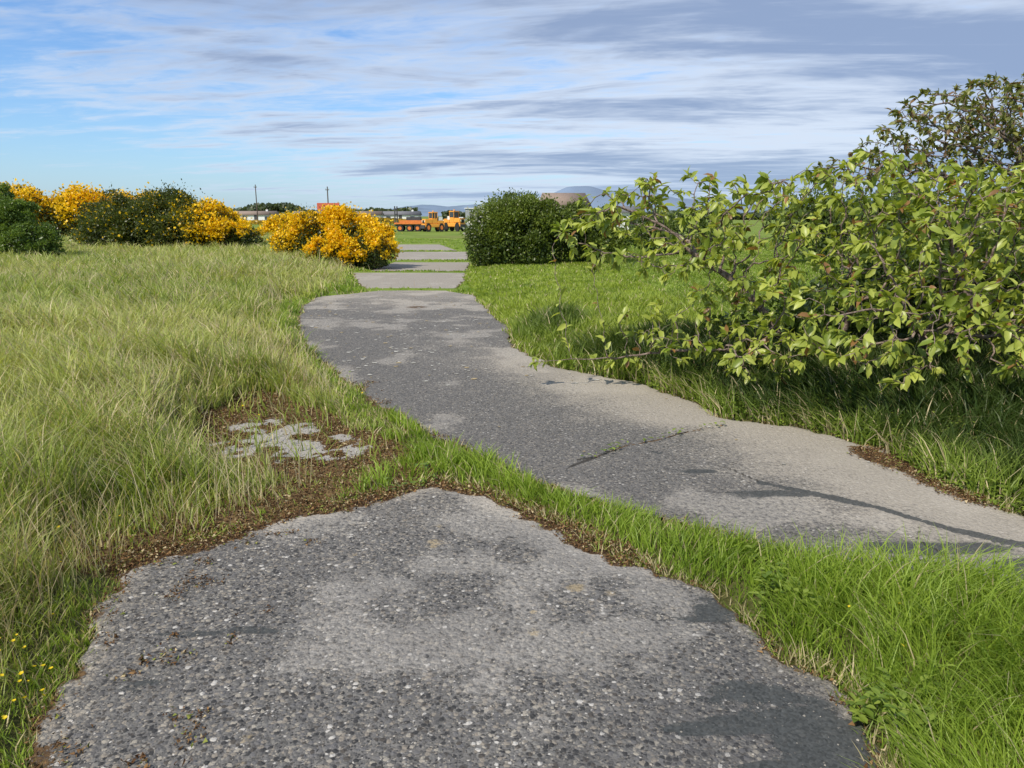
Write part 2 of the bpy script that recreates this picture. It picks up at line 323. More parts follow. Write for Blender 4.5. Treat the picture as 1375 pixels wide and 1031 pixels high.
blades('grass',x,y,h,w,col,GRASS,0.5,(-0.3,0.15),tip)
x,y=sample(42000,2.0,24,1.3); L=left_side(x,y); s=sd_slabs(x,y); pt=segdist(x,y,PATCH)
k=((L>0.3)|((right_side(x,y)<0)&(s>0.06)&(rng.random(len(x))<.15)))&(s>.05)&(pt>.15)&(rng.random(len(x))<sstep(.3,.7,fbm(x,y,1.5,5)))
x=x[k];y=y[k];n=len(x); d=np.hypot(x,y); hh=np.where(L[k]>.3,0.28+0.28*rng.random(n),.12+.15*rng.random(n))
colr=np.where(rng.random((n,1))<.65,np.array([[.62,.54,.35]]),np.array([[.40,.28,.21]]))
blades('meadow_seed_stalks',x,y,hh,0.0019*(d/2.2)**.8,colr,GRASS,0.4,(-.5,.1))
def leaf_mesh(name,P,D,U,Lh,W,col,mat,curl=0.25,parent=None):
    n=len(P); S=unit(np.cross(D,U)); Lh=Lh[:,None]; W=W[:,None]
    def pt(t,sx,up): return P+D*Lh*t+S*W*sx+U*(Lh*(up-curl*t*t))
    V=np.stack([pt(0,0,0),pt(.36,0,0),pt(.72,0,0),pt(1,0,0),pt(.3,.46,.10),pt(.68,.42,.09),pt(.3,-.46,.10),pt(.68,-.42,.09)],1)
    b=(np.arange(n)*8)[:,None]
    q=np.concatenate([b+np.array([4,5,2,1]),b+np.array([6,1,2,7])])
    t=np.concatenate([b+np.array([0,4,1]),b+np.array([5,3,2]),b+np.array([0,1,6]),b+np.array([2,3,7])])
    return mesh_obj(name,V.reshape(-1,3),quads=q,tris=t,mat=mat,col=np.repeat(col[:,None,:],8,1).reshape(-1,3),parent=parent)
LEAF=foliage_mat('leaves',0.36,0.38,0.45)
x,y=sample(120000,2,12,1.2); s=sd_slabs(x,y); R=right_side(x,y); L=left_side(x,y); clm=fbm(x,y,1.6,55)
k=(s>-.04)&(((R>-.08)&(s<.5)&(y<8)&(clm>.38))|((L<0)&(R<0)&(clm>.70)&(s<.3)))&(segdist(x,y,PATCH)>.2)
ck=(segdist(x,y,CRACK,False)<.03)&(rng.random(len(x))<.25); k|=ck
x=x[k][:9000];y=y[k][:9000];n=len(x); P=np.stack([x,y,np.maximum(height(x,y),0)+0.01+np.where(sd_slabs(x,y)<0,.03,.11)*rng.random(n)],1)
a=rng.random(n)*6.283; D=unit(np.stack([np.cos(a),np.sin(a),.3+rng.random(n)*.4],1)); U=unit(np.cross(np.cross(D,[0,0,1.]),D))
leaf_mesh('weeds',P,D,U,.022+.025*rng.random(n),.014+.012*rng.random(n),mix3(np.array([.11,.18,.025]),np.array([.28,.36,.06]),rng.random(n)),LEAF,.3)
# moss tufts & dead litter
x=rng.uniform(-2.9,3.2,620000); y=rng.uniform(1.6,7.2,620000); s=sd_slabs(x,y)
nz=fbm(x,y,6,33,5)
top=segdist(x,y,MOSSTOP,False)+.28*(fbm(x,y,5,71)-.5)
m=np.maximum((1-sstep(-.05,.3,patch_sd(x,y)))*(.35+.65*(nz>.45)), 1.0*(1-sstep(0.02,.15,top)))
m=np.maximum(m,.5*(1-sstep(.1,.35,segdist(x,y,BAND,False)+.3*(fbm(x,y,3,2)-.5))))
m=m*(1-.97*np.clip(white_mask(x,y)*1.3,0,1))
m=np.maximum(m,.22*(1-sstep(0,.05,np.abs(s+.01)+.15*(nz-.5)))*(s>-.12))
m=np.maximum(m,.12*(1-sstep(0,.02,segdist(x,y,CRACK,False)))*(nz>.45))
m=np.maximum(m,.7*(1-sstep(0.02,0.2,segdist(x,y,[(2.5,4.95),(2.6,4.5),(2.68,4.1)],False)+.25*(nz-.5))))
m=np.maximum(m,.35*(x<-.95)*(s<-.05)*(fbm(x,y,9,91)>.66))
k=rng.random(len(x))<m; x=x[k];y=y[k];s=s[k];n=len(x)
z=np.where(s<0.0,0.004,np.maximum(height(x,y,s),0.0))
sz=.0035+.008*rng.random(n)
V=np.stack([x,y,z+rng.random(n)*.010],1)[:,None,:]+rng.normal(0,1,(n,4,3))*sz[:,None,None]*np.array([.6,.6,.45])
mc=mix3(np.array([.06,.028,.013]),np.array([.27,.165,.075]),rng.random(n)**1.3); gk=rng.random(n)<.12; mc[gk]=[.19,.21,.05]; gk=rng.random(n)<.12; mc[gk]=[.42,.34,.2]
b=(np.arange(n)*4)[:,None]
mesh_obj('moss',V.reshape(-1,3),tris=np.concatenate([b+np.array([0,1,2]),b+np.array([0,2,3])]),mat=foliage_mat('moss_flakes',0,.9,.1),col=np.repeat(mc[:,None,:],4,1).reshape(-1,3))
# grit
x=rng.uniform(-1.7,1.1,9000); y=rng.uniform(1.7,4.3,9000); s=segdist(x,y,NEAR); k=(s<-.03)&(rng.random(9000)<.2); x=x[k];y=y[k]
x2=rng.uniform(-3.5,2.8,30000); y2=rng.uniform(3,15,30000); s2=segdist(x2,y2,FAR); k=(s2<-.05)&(rng.random(30000)<.03*(1+3*(y2>10))); x=np.concatenate([x,x2[k]]);y=np.concatenate([y,y2[k]]);n=len(x)
octa=np.array([[1,0,0],[0,1,0],[-1,0,0],[0,-1,0],[0,0,.7]])
sz=(.002+.004*rng.random(n)**2)*np.maximum(1,np.hypot(x,y)/5)
V=np.stack([x,y,np.full(n,.001)],1)[:,None,:]+octa[None]*sz[:,None,None]*rng.uniform(.6,1.2,(n,5,3))
b=(np.arange(n)*5)[:,None]; t=np.concatenate([b+np.array(f) for f in ([0,1,4],[1,2,4],[2,3,4],[3,0,4])])
mesh_obj('loose_gravel',V.reshape(-1,3),tris=t,mat=foliage_mat('gravel_bits',0,.8,.3),col=np.repeat(mix3(np.array([.08,.075,.07]),np.array([.38,.35,.30]),rng.random(n)**1.3)[:,None,:],5,1).reshape(-1,3))
# small pale lichen blotches on the far part of the path
n=380; x=rng.uniform(-3.6,2.7,9000); y=rng.uniform(4.5,15.5,9000); k=(segdist(x,y,FAR)<-.1)&(rng.random(9000)<np.where(y>7,.6,.10)); x=x[k][:n];y=y[k][:n]
n=len(x); rr=rng.uniform(.007,.026,n)*np.where(y>7,1.5,.6); K=11; a=np.arange(K)*2*np.pi/K
rad=rr[:,None]*rng.uniform(.45,1.2,(n,K)); V=np.zeros((n,K+1,3)); V[:,0,0]=x;V[:,0,1]=y; V[:,1:,0]=x[:,None]+rad*np.cos(a); V[:,1:,1]=y[:,None]+rad*np.sin(a); V[:,:,2]=.0055
b=(np.arange(n)*(K+1))[:,None]; t=np.concatenate([b+np.array([0,1+j,1+(j+1)%K]) for j in range(K)])
cc=mix3(np.array([.28,.27,.24]),np.array([.52,.51,.46]),rng.random(n)); cc[rng.random(n)<.2]=[.36,.29,.17]
mesh_obj('lichen',V.reshape(-1,3),tris=t,mat=foliage_mat('lichen_crust',0,.9,.1),col=np.repeat(cc[:,None,:],K+1,1).reshape(-1,3))
# buttercups
px_=np.concatenate([rng.normal(-1.66,.1,60),rng.uniform(-3.5,-1.9,30),rng.uniform(1.2,2,8),rng.uniform(-1.7,-.9,30)]); py_=np.concatenate([rng.normal(2.1,.2,60),rng.uniform(2.4,6,30),rng.uniform(2,3,8),rng.uniform(6.5,8,30)])
k=sd_slabs(px_,py_)>0; px_=px_[k];py_=py_[k];V=[];T=[]
for i in range(len(px_)):
    zz=float(height(px_[i:i+1],py_[i:i+1])[0])+rng.uniform(.04,.15); c0=len(V); V.append((px_[i],py_[i],zz-.003)); r0=rng.uniform(.005,.010); tl=rng.normal(0,.3,2)
    for j in range(10):
        a=j*math.pi/5; rr=r0*(1 if j%2==0 else .72); V.append((px_[i]+rr*math.cos(a),py_[i]+rr*math.sin(a),zz+rr*(tl[0]*math.cos(a)+tl[1]*math.sin(a))+.002))
    for j in range(10): T.append((c0,c0+1+j,c0+1+(j+1)%10))
mesh_obj('buttercups',V,tris=T,mat=foliage_mat('yellow_petal',.3,.4,.3),col=np.tile([.8,.6,.02],(len(V),1)))
# ------------------------------------------------------------ trees by space colonisation
def path(pts,step=.1):
    out=[]
    for a,b in zip(pts[:-1],pts[1:]):
        a=np.array(a,float);b=np.array(b,float);k=max(1,int(np.linalg.norm(b-a)/step))
        for j in range(k): out.append(a+(b-a)*j/k+rng.normal(0,.012,3))
    out.append(np.array(pts[-1],float)); return out
def colonise(stems,attr,step=.09,infl=1.2,kill=.17,iters=220,wind=(0,0,0)):
    nodes=[];par=[]
    for st in stems:
        prev=-1
        for p in st: nodes.append(np.array(p,float)); par.append(prev); prev=len(nodes)-1
    A=np.array(attr); bd=np.full(len(A),1e9); bi=np.zeros(len(A),int); done=0; alive=np.ones(len(A),bool)
    for it in range(iters):
        if done<len(nodes):
            Nn=np.array(nodes[done:]); D=np.linalg.norm(A[:,None,:]-Nn[None],axis=2); j=D.argmin(1); dm=D[np.arange(len(A)),j]
            u=dm<bd; bd[u]=dm[u]; bi[u]=j[u]+done; done=len(nodes)
        alive&=bd>kill; act=np.where(alive&(bd<infl))[0]
        if len(act)==0 or len(nodes)>14000: break
        o=act[np.argsort(bi[act])]; ids,st=np.unique(bi[o],return_index=True)
        for i,grp in zip(ids,np.split(o,st[1:])):
            v=A[grp]-nodes[i]; v=(v/np.linalg.norm(v,axis=1,keepdims=True)).sum(0); nv=np.linalg.norm(v)
            if nv<1e-3: continue
            dr=v/nv+np.array(wind)+rng.normal(0,.25,3); dr/=np.linalg.norm(dr)
            nodes.append(nodes[i]+dr*step); par.append(i)
    return np.array(nodes),np.array(par)
def branch_mesh(name,P,par,r0,mat,expn=2.3,parent=None,rmax=.09):
    n=len(P); w=np.zeros(n); ch=np.zeros(n,int)
    for i in range(n):
        if par[i]>=0: ch[par[i]]+=1
    for i in range(n-1,-1,-1):
        if ch[i]==0: w[i]=1
        if par[i]>=0: w[par[i]]+=w[i]
    R=np.minimum(r0*w**(1/expn),rmax); K=5
    e=np.array([i for i in range(n) if par[i]>=0]); a=P[par[e]]; b=P[e]; d=unit(b-a)
    ref=np.where(np.abs(d[:,2:3])<.9,np.array([[0,0,1.]]),np.array([[1.,0,0]])); s=unit(np.cross(d,ref)); t=np.cross(d,s)
    ang=np.arange(K)*2*np.pi/K
    ring=np.cos(ang)[None,:,None]*s[:,None,:]+np.sin(ang)[None,:,None]*t[:,None,:]
    ra=np.minimum(R[par[e]],R[e]*1.5)
    V=np.concatenate([a[:,None,:]+ring*ra[:,None,None],(b+d*R[e][:,None]*.3)[:,None,:]+ring*R[e][:,None,None]],1)
    b0=(np.arange(len(e))*2*K)[:,None]
    Q=np.concatenate([b0+np.array([k,(k+1)%K,K+(k+1)%K,K+k]) for k in range(K)])
    mesh_obj(name,V.reshape(-1,3),quads=Q,mat=mat,smooth=True,parent=parent)
    return w,ch
def ell(c,r,n):
    v=unit(rng.normal(0,1,(n,3))); rr=rng.random(n)**(1/3)
    return np.array(c)+v*rr[:,None]*np.array(r)
def bark(name,a,b):
    m,N,out=newmat(name); g=N.n('ShaderNodeTexCoord').outputs['Object']
    n=N.noise(g,40,4,.7); c=N.mix(N.ramp(n,.35,.65),a,b)
    bm=N.n('ShaderNodeBump',inp={'Strength':.8,'Distance':.01,'Height':n})
    p=N.n('ShaderNodeBsdfPrincipled',inp={'Base Color':c,'Roughness':.85,'Normal':bm.outputs[0]}); N.nt.links.new(p.outputs[0],out.inputs[0]); return m
BARK=bark('bark',(.08,.05,.038),(.28,.22,.18))
def empty(name,loc=(0,0,0)):
    e=bpy.data.objects.new(name,None); e.location=loc; SC.collection.objects.link(e); return e
def leafy(P,par,w,ch,per,side,Ls,cols,parent,maxw=3,droop=.3,wind=(0,0,0),aspect=.5):
    ids=np.where((w<=maxw)&(par>=0))[0]; dr=unit(P[ids]-P[par[ids]])
    reps=np.where(ch[ids]==0,per,rng.binomial(2,side/2,len(ids)))
    I=np.repeat(np.arange(len(ids)),reps); n=len(I)
    base=P[ids][I]-dr[I]*rng.random((n,1))*.06
    D=unit(dr[I]*.55+rng.normal(0,.58,(n,3))+np.array([0,0,.12-droop])+np.array(wind))
    up=unit(np.array([0,0,1.])+rng.normal(0,.45,(n,3))); U=unit(np.cross(np.cross(D,up),D))
    Lh=Ls*(.45+.7*rng.random(n)); cl=rng.random(len(ids))[I]
    c=mix3(np.array(cols[0]),np.array(cols[1]),np.clip(cl*.6+rng.random(n)*.5,0,1))
    k=rng.random(n)<cols[3]; c[k]=np.array(cols[2])*(.7+.6*rng.random((k.sum(),1)))
    leaf_mesh('leaves',base,D,U,Lh,Lh*aspect,c,LEAF,.22+droop*.4,parent); return n
tr=empty('cherry_tree')
att=np.concatenate([ell((4.6,6.2,1.3),(2.0,1.3,.82),2100),ell((2.9,6.9,1.35),(1.65,1.15,.74),1200),ell((1.5,7.6,1.5),(1.15,.8,.58),480),
    ell((3.1,5.5,.78),(1.2,.7,.40),480),ell((.95,6.95,.27),(.9,.14,.11),60),ell((1.75,6.8,.62),(.8,.5,.36),220),ell((6.3,5.8,1.3),(1.3,1.3,.8),330),ell((4.3,5.0,.78),(1.0,.5,.36),340),ell((2.2,6.2,.48),(.7,.45,.26),130),ell((3.6,6.6,1.85),(1.6,.8,.32),260)])
cs=att[rng.choice(len(att),360,replace=False)]
dm=np.min(np.linalg.norm(att[:,None,:]-cs[None],axis=2),axis=1); att=att[(dm<.21)|(rng.random(len(att))<.28)]
stems=[path([(4.5,6.55,.0),(4.47,6.5,.15),(4.4,6.45,.3),(4.2,6.4,.6),(3.9,6.4,.95)]),path([(4.55,6.5,0),(4.65,6.35,.2),(4.9,6.2,.7),(4.95,6.1,1.1)]),path([(2.95,7.3,0),(2.9,7.25,.18),(2.6,7.2,.5),(2.2,7.3,.95),(1.7,7.4,1.3)]),path([(2.98,7.25,0),(3.15,7.1,.3),(3.2,7.0,.8)]),path([(3.9,6.7,0),(3.8,6.5,.3),(3.4,6.1,.6)]),path([(5.6,6.0,0),(5.5,5.9,.3),(5.4,5.7,.8)]),
    path([(2.9,7.35,0),(2.6,7.15,.22),(2.0,7.0,.36),(1.4,6.95,.34),(.9,6.95,.29),(.45,6.95,.25),(.2,6.98,.24)])]
P,par=colonise(stems,att,.075,1.3,.105,240,(-.12,0,.05))
w,ch=branch_mesh('branches',P,par,.0032,BARK,2.15,tr,.05)
leafy(P,par,w,ch,9,1.0,.108,[(.15,.22,.024),(.46,.51,.10),(.30,.16,.06),.04],tr,4,.28,(-.15,0,0),.50)
tr2=empty('windswept_tree')
att=np.concatenate([ell((8.6,11.5,3.0),(2.3,1.5,.88),1900),ell((6.8,11.4,2.75),(1.6,1.1,.78),1150),ell((5.3,11.2,2.25),(1.0,.6,.3),200),ell((8.5,11.5,2.0),(2.6,1.4,.6),500)])
P,par=colonise([[(8.7,11.6,0),(8.65,11.6,.35),(8.5,11.55,.7),(8.4,11.5,1.05),(8.2,11.5,1.4)],[(8.8,11.6,0),(9.0,11.6,.5),(9.2,11.5,1.0)]],att,.1,1.6,.13,220,(-.15,0,.02))
w,ch=branch_mesh('branches',P,par,.0048,BARK,2.2,tr2,.1)
leafy(P,par,w,ch,9,1.0,.11,[(.085,.11,.022),(.27,.28,.08),(.21,.13,.065),.16],tr2,4,.1,(-.1,0,0),.5)
# ------------------------------------------------------------ shrubs
TW=bark('twigs',(.04,.03,.022),(.12,.09,.065))
def shrub(name,ells,nsub,npts,size,cols,yellow=0.0,ycol=(.92,.62,.012),yside=None,elong=.5,z0=0.0,sub_r=(.18,.38)):
    e=empty(name)
    E=[(np.array(c,float),np.array(r,float)) for c,r in ells]
    vol=np.array([r.prod()**(2/3) for c,r in E]); pr=vol/vol.sum(); sub=[]
    for i in rng.choice(len(E),nsub,p=pr):
        c,r=E[i]; v=unit(rng.normal(0,1,(1,3)))[0]; v[2]=v[2] if v[2]>-.35 else -v[2]
        rad=np.mean(r)*rng.uniform(*sub_r); sub.append(np.concatenate([c+v*r*rng.uniform(.65,1.0),[rad,rng.random()]]))
    sub=np.array(sub); pk=sub[:,3]**2; pk/=pk.sum()
    k=rng.choice(nsub,npts,p=pk); v=unit(rng.normal(0,1,(npts,3))); v[:,2]=np.where(rng.random(npts)<.6,np.abs(v[:,2]),v[:,2])
    rad=sub[k,3]*(rng.random(npts)**.25)*(1+.35*np.abs(rng.normal(0,1,npts))*(rng.random(npts)<.3))
    P=sub[k,:3]+v*rad[:,None]; tn=sub[k,4]
    m=npts//4; ki=rng.choice(len(E),m,p=pr); Pi=np.array([E[i][0] for i in ki])+unit(rng.normal(0,1,(m,3)))*np.array([E[i][1] for i in ki])*(.9*rng.random((m,1))**.35)
    P=np.concatenate([P,Pi]); v=np.concatenate([v,unit(rng.normal(0,1,(m,3)))]); tn=np.concatenate([tn,np.full(m,-.1)])  # inner leaves take the darkest tone: interior shade put into their colour
    inn=np.concatenate([np.zeros(npts,bool),np.ones(m,bool)])
    ok=P[:,2]>z0+.03; P=P[ok];v=v[ok];tn=tn[ok];inn=inn[ok]; n=len(P)
    a=unit(v*.7+rng.normal(0,.6,(n,3))+np.array([0,0,.25])); b=unit(np.cross(a,rng.normal(0,1,(n,3))))
    L=size*(.5+.8*rng.random(n)); L[inn]*=1.3
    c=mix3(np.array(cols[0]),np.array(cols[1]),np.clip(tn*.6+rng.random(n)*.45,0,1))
    if yellow>0:
        prob=np.clip(yellow*(.45+1.1*np.clip(tn,0,1)),0,.94)
        if yside is not None: prob=prob*yside(P)
        y_=(rng.random(n)<prob)&(~inn); c[y_]=np.array(ycol)*(.65+.45*rng.random((y_.sum(),1)))
    wd=np.full(n,elong) if yellow==0 else np.where(c[:,0]>.3,.9,elong)
    V=np.stack([P-a*L[:,None]*.5,P+b*(L*wd*.5)[:,None],P+a*L[:,None]*.5,P-b*(L*wd*.5)[:,None]],1)
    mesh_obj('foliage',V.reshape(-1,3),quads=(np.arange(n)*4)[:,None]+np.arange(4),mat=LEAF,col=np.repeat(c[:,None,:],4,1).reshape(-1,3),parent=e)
    nodes=[];par=[]
    for i in rng.choice(nsub,min(nsub,40),replace=False):
        tgt=sub[i,:3]; c,r=min(E,key=lambda q:np.linalg.norm((q[0]-tgt)[:2])); g0=np.array([c[0]*.7+tgt[0]*.3,c[1]*.7+tgt[1]*.3,z0-.05]); prev=-1
        for t in np.linspace(0,1,6):
            p=g0*(1-t)+tgt*t+np.array([0,0,.15*math.sin(t*3.1)])+rng.normal(0,.03,3)*(t>0); nodes.append(p);par.append(prev);prev=len(nodes)-1
    branch_mesh('stems',np.array(nodes),np.array(par),.012 if size<.07 else .016,TW,2,e,.03)
    return e
GD=[(.035,.055,.014),(.13,.16,.03)]
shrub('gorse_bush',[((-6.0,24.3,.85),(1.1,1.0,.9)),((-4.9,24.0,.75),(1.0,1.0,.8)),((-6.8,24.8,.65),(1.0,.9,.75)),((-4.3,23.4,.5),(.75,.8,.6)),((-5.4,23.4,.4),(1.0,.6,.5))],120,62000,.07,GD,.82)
shrub('gorse_bush',[((-14.3,31,1.0),(2.0,1.4,1.35)),((-16.2,31.2,1.0),(1.6,1.3,1.25)),((-12.4,31,.95),(1.6,1.2,1.1)),((-11.1,31,.6),(1.0,1,.8))],140,60000,.10,[(.04,.06,.016),(.14,.17,.035)],.85,yside=lambda P:sstep(-13.8,-11.4,P[:,0])*.88+.06)
shrub('gorse_bush',[((-33,44,1.4),(3.4,1.8,1.7)),((-29,44.5,1.3),(3.4,1.8,1.65)),((-25.5,45,1.3),(2.8,1.7,1.6)),((-22.8,46,1.2),(2.6,1.6,1.5)),((-37,43,1.4),(3.4,1.8,1.8)),((-20.5,47,1.0),(2,1.4,1.2))],260,80000,.15,GD,.9)
shrub('gorse_bush',[((-14.5,50,.7),(2.0,1.2,.9)),((-11.8,52,.6),(1.5,1.2,.7))],50,12000,.14,GD,.75)
shrub('willow_shrub',[((-15.7,24.2,1.1),(.65,.8,1.1)),((-15.0,23.8,.75),(.7,.7,.7)),((-16.6,24.4,.95),(1.0,.9,1.1)),((-16.1,24.3,1.9),(.35,.35,.75)),((-14.6,23.8,.4),(.5,.6,.45))],100,36000,.09,[(.06,.11,.022),(.20,.29,.05)],elong=.4,sub_r=(.15,.34))
shrub('green_bush',[((.4,24.6,1.1),(1.25,1.1,1.1)),((-.5,24.3,.9),(1.0,.9,.95)),((1.5,24.8,1.0),(1.2,1.0,1.05)),((2.7,25.2,.8),(1.2,1,.9)),((-.95,23.9,.6),(.6,.7,.7)),((.2,23.7,.5),(1.3,.6,.6))],150,70000,.09,[(.045,.075,.014),(.20,.26,.04)],.10,ycol=(.7,.7,.62),yside=lambda P:(P[:,0]<-.9)*1.0,elong=.5)
shrub('hedge_bush',[((11,24,1.0),(3,1.5,1.2)),((16,22,1.0),(3,1.5,1.3)),((6.5,30,.8),(2,1.2,.9))],90,26000,.14,[(.045,.07,.018),(.13,.18,.03)])
# dark undergrowth added beneath the trees to fill in the under-canopy shade
shrub('undergrowth_shade_fill',[((3.5,7.5,.3),(1.0,.5,.35)),((4.6,6.9,.35),(1.0,.5,.4)),((5.8,6.6,.4),(1.1,.7,.5)),((2.7,8.2,.25),(.7,.4,.28)),((4.6,8.8,.5),(1.6,.7,.6)),((6.6,9.2,.6),(1.8,.8,.8)),((6.8,10.4,.8),(1.9,.8,.8))],130,46000,.065,[(.028,.05,.012),(.10,.15,.025)],elong=.65,z0=.08)
def belt(name,x0,x1,y0,hmin,hmax,n,size,cols):
    x=rng.uniform(x0,x1,n); top=hmin+(hmax-hmin)*fbm(x,x*0,.09,12)**1.6*1.6; z=top*rng.random(n)**.6; y=y0+rng.normal(0,3,n)
    P=np.stack([x,y,z],1); a=unit(rng.normal(0,1,(n,3)));b=unit(np.cross(a,rng.normal(0,1,(n,3)))); L=size*(.5+rng.random(n))
    V=np.stack([P-a*L[:,None]*.5,P+b*L[:,None]*.4,P+a*L[:,None]*.5,P-b*L[:,None]*.4],1)
    c=mix3(np.array(cols[0]),np.array(cols[1]),np.clip(vnoise(x,z,.35,3)*.8+rng.random(n)*.3,0,1))
    mesh_obj(name,V.reshape(-1,3),quads=(np.arange(n)*4)[:,None]+np.arange(4),mat=LEAF,col=np.repeat(c[:,None,:],4,1).reshape(-1,3))
belt('distant_trees',-230,-32,255,1.6,6.0,22000,1.3,[(.05,.07,.035),(.13,.16,.07)])
belt('distant_trees',-30,220,330,1.2,4.0,22000,1.4,[(.05,.07,.04),(.12,.15,.07)])
belt('distant_gorse',-60,-18,150,.2,1.5,7000,.35,[(.10,.09,.02),(.7,.42,.03)])
# ------------------------------------------------------------ hills
def hill(name,x0,x1,y0,prof,mat):
    xx=np.linspace(x0,x1,160); rows=14; V=[]
    for r in range(rows):
        t=r/(rows-1)
        hgt=np.interp(xx,[p[0] for p in prof],[p[1] for p in prof])*math.sin(t*math.pi/2)+ (18*t)*(fbm(xx,xx*0+r*60,.006,8)-.5)
        V.append(np.stack([xx,np.full(160,y0+t*900.),hgt-2*(1-t)],1))
    ii=np.arange(160*rows).reshape(rows,160); q=np.stack([ii[:-1,:-1],ii[:-1,1:],ii[1:,1:],ii[1:,:-1]],-1).reshape(-1,4)
    mesh_obj(name,np.concatenate(V),quads=q,mat=mat,smooth=True)
HM=plain_mat('hazy_hillside',(.15,.21,.29),.95,0,.18,.004); HM2=plain_mat('hazy_hillside_far',(.16,.22,.31),.95,0,.10,.003)  # aerial haze is mixed into these blue-grey base colours
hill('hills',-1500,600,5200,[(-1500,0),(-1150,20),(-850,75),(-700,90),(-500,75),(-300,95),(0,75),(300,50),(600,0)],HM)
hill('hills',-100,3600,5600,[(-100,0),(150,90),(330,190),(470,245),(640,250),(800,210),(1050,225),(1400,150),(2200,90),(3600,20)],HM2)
# ------------------------------------------------------------ built things
def prim(name,c,mat,parent,bm):
    me=bpy.data.meshes.new(name); bm.to_mesh(me); bm.free(); me.materials.append(mat)
    o=bpy.data.objects.new(name,me); o.location=c; SC.collection.objects.link(o); o.parent=parent; return o
def box(name,c,s,mat,parent,bev=0.03):
    bm=bmesh.new(); bmesh.ops.create_cube(bm,size=1); bmesh.ops.scale(bm,vec=s,verts=bm.verts)
    if bev: bmesh.ops.bevel(bm,geom=bm.edges[:],offset=min(bev,min(s)*.3),segments=2,affect='EDGES')
    return prim(name,c,mat,parent,bm)
def cyl(name,c,r,h,mat,parent,axis='Z',seg=20,r2=None):
    bm=bmesh.new(); bmesh.ops.create_cone(bm,cap_ends=True,segments=seg,radius1=r,radius2=r if r2 is None else r2,depth=h)
    o=prim(name,c,mat,parent,bm)
    if axis=='Y': o.rotation_euler=(math.pi/2,0,0)
    if axis=='X': o.rotation_euler=(0,math.pi/2,0)
    return o
OR=plain_mat('orange_paint',(.70,.20,.04),.5); OY=plain_mat('amber_orange_paint',(.80,.36,.05),.5); BK=plain_mat('black_rubber',(.02,.02,.02),.8); GL=plain_mat('dark_glass',(.05,.06,.07),.15); DG=plain_mat('dark_steel',(.06,.06,.065),.5); WH=plain_mat('white_render',(.72,.72,.70),.8,0,.06,.5); RF=plain_mat('brown_roof_tiles',(.24,.18,.14),.8); RG=plain_mat('grey_roof',(.16,.16,.17),.8); WD=plain_mat('pole_wood',(.10,.075,.055),.9); RED=plain_mat('red_paint',(.55,.12,.06),.5); GY=plain_mat('grey_panel',(.30,.32,.33),.6); LM=plain_mat('lamp_lens',(.8,.75,.6),.2); YL=plain_mat('amber_lens',(.9,.4,.02),.3)
def wheel(c,r,w,e,i):
    cyl('wheel_%d'%i,c,r,w,BK,e,'Y'); cyl('hub_%d'%i,(c[0],c[1]-w*.5-.012,c[2]),r*.5,.03,OR,e,'Y')
def tug(loc,rot=0,sc=.72,zs=1.25):
    e=empty('orange_tug_vehicle',loc); e.rotation_euler=(0,0,rot); e.scale=(sc,sc,sc*zs)
    box('chassis',(0,0,.62),(3.3,1.7,.34),OY,e,.05); box('bonnet',(-.95,0,1.02),(1.25,1.5,.46),OY,e,.08)
    box('front_bumper',(-1.74,0,.5),(.16,1.7,.34),DG,e,.03); box('rear_deck',(1.05,0,.94),(1.1,1.5,.28),OY,e,.04)
    box('cab_lower',(.05,0,1.05),(.86,1.45,.52),OY,e,.04); box('cab_windows',(.06,0,1.56),(.80,1.38,.5),GL,e,.03)
    for i,(a,b) in enumerate([(-.36,-.68),(.48,-.68),(-.36,.68),(.48,.68),(.06,-.70)]): box('cab_pillar_%d'%i,(a,b*1.02,1.56),(.07,.07,.52),OY,e,.01)
    box('cab_roof',(.06,0,1.86),(1.0,1.5,.1),OY,e,.03); cyl('beacon',(.06,0,1.98),.08,.14,YL,e)
    for i,(a,b) in enumerate([(-1.1,-.8),(1.1,-.8),(-1.1,.8),(1.1,.8)]): wheel((a,b,.42),.42,.28,e,i)
    for i,b in enumerate((-.5,.5)): cyl('headlamp_%d'%i,(-1.6,b,1.02),.1,.06,LM,e,'X')
    box('grille',(-1.595,0,.98),(.04,.7,.3),BK,e,.005)
    box('toolbox',(1.05,-.3,1.26),(.7,.7,.34),WH,e,.03)
tug((-8.2,79,0),.5,.66,1.6); tug((-6.1,81,0),2.6,.66,1.7); tug((-7.0,92,0),.1,.8,1.3)
e=empty('flatbed_trailer',(-10.9,81,0))
box('deck',(0,0,.85),(3.0,1.8,.16),OR,e,.02); box('side_board',(0.25,-.86,1.05),(2.4,.05,.26),OR,e,.01); box('frame',(0,0,.66),(2.9,1.0,.16),DG,e,.02); box('drawbar',(-1.85,0,.6),(.9,.12,.12),DG,e,.02)
for i,a in enumerate((-.9,.1,.95)): wheel((a,-.8,.36),.36,.22,e,i); wheel((a,.8,.36),.36,.22,e,i+5)
box('headboard_post_l',(-1.4,-.8,1.75),(.12,.12,1.75),DG,e,.01); box('headboard_post_r',(-1.4,.8,1.75),(.12,.12,1.75),DG,e,.01)
for i in range(3): box('headboard_rail_%d'%i,(-1.4,0,1.3+.5*i),(.08,1.48,.1),DG,e,.01)
box('cargo_crate',(.5,0,1.23),(1.5,1.2,.58),DG,e,.03)
e=empty('portable_cabin',(-3.2,88,0))
box('walls',(0,0,1.3),(4.2,2.4,2.2),GY,e,.03); box('roof',(0,0,2.46),(4.4,2.6,.1),WH,e,.02); box('door',(-1.2,-1.22,1.15),(.85,.05,1.85),DG,e,.01)
for i,a in enumerate((.1,1.3)): box('window_frame_%d'%i,(a,-1.22,1.6),(.9,.05,.8),WH,e,.01); box('window_%d'%i,(a,-1.25,1.6),(.78,.03,.68),GL,e,.005)
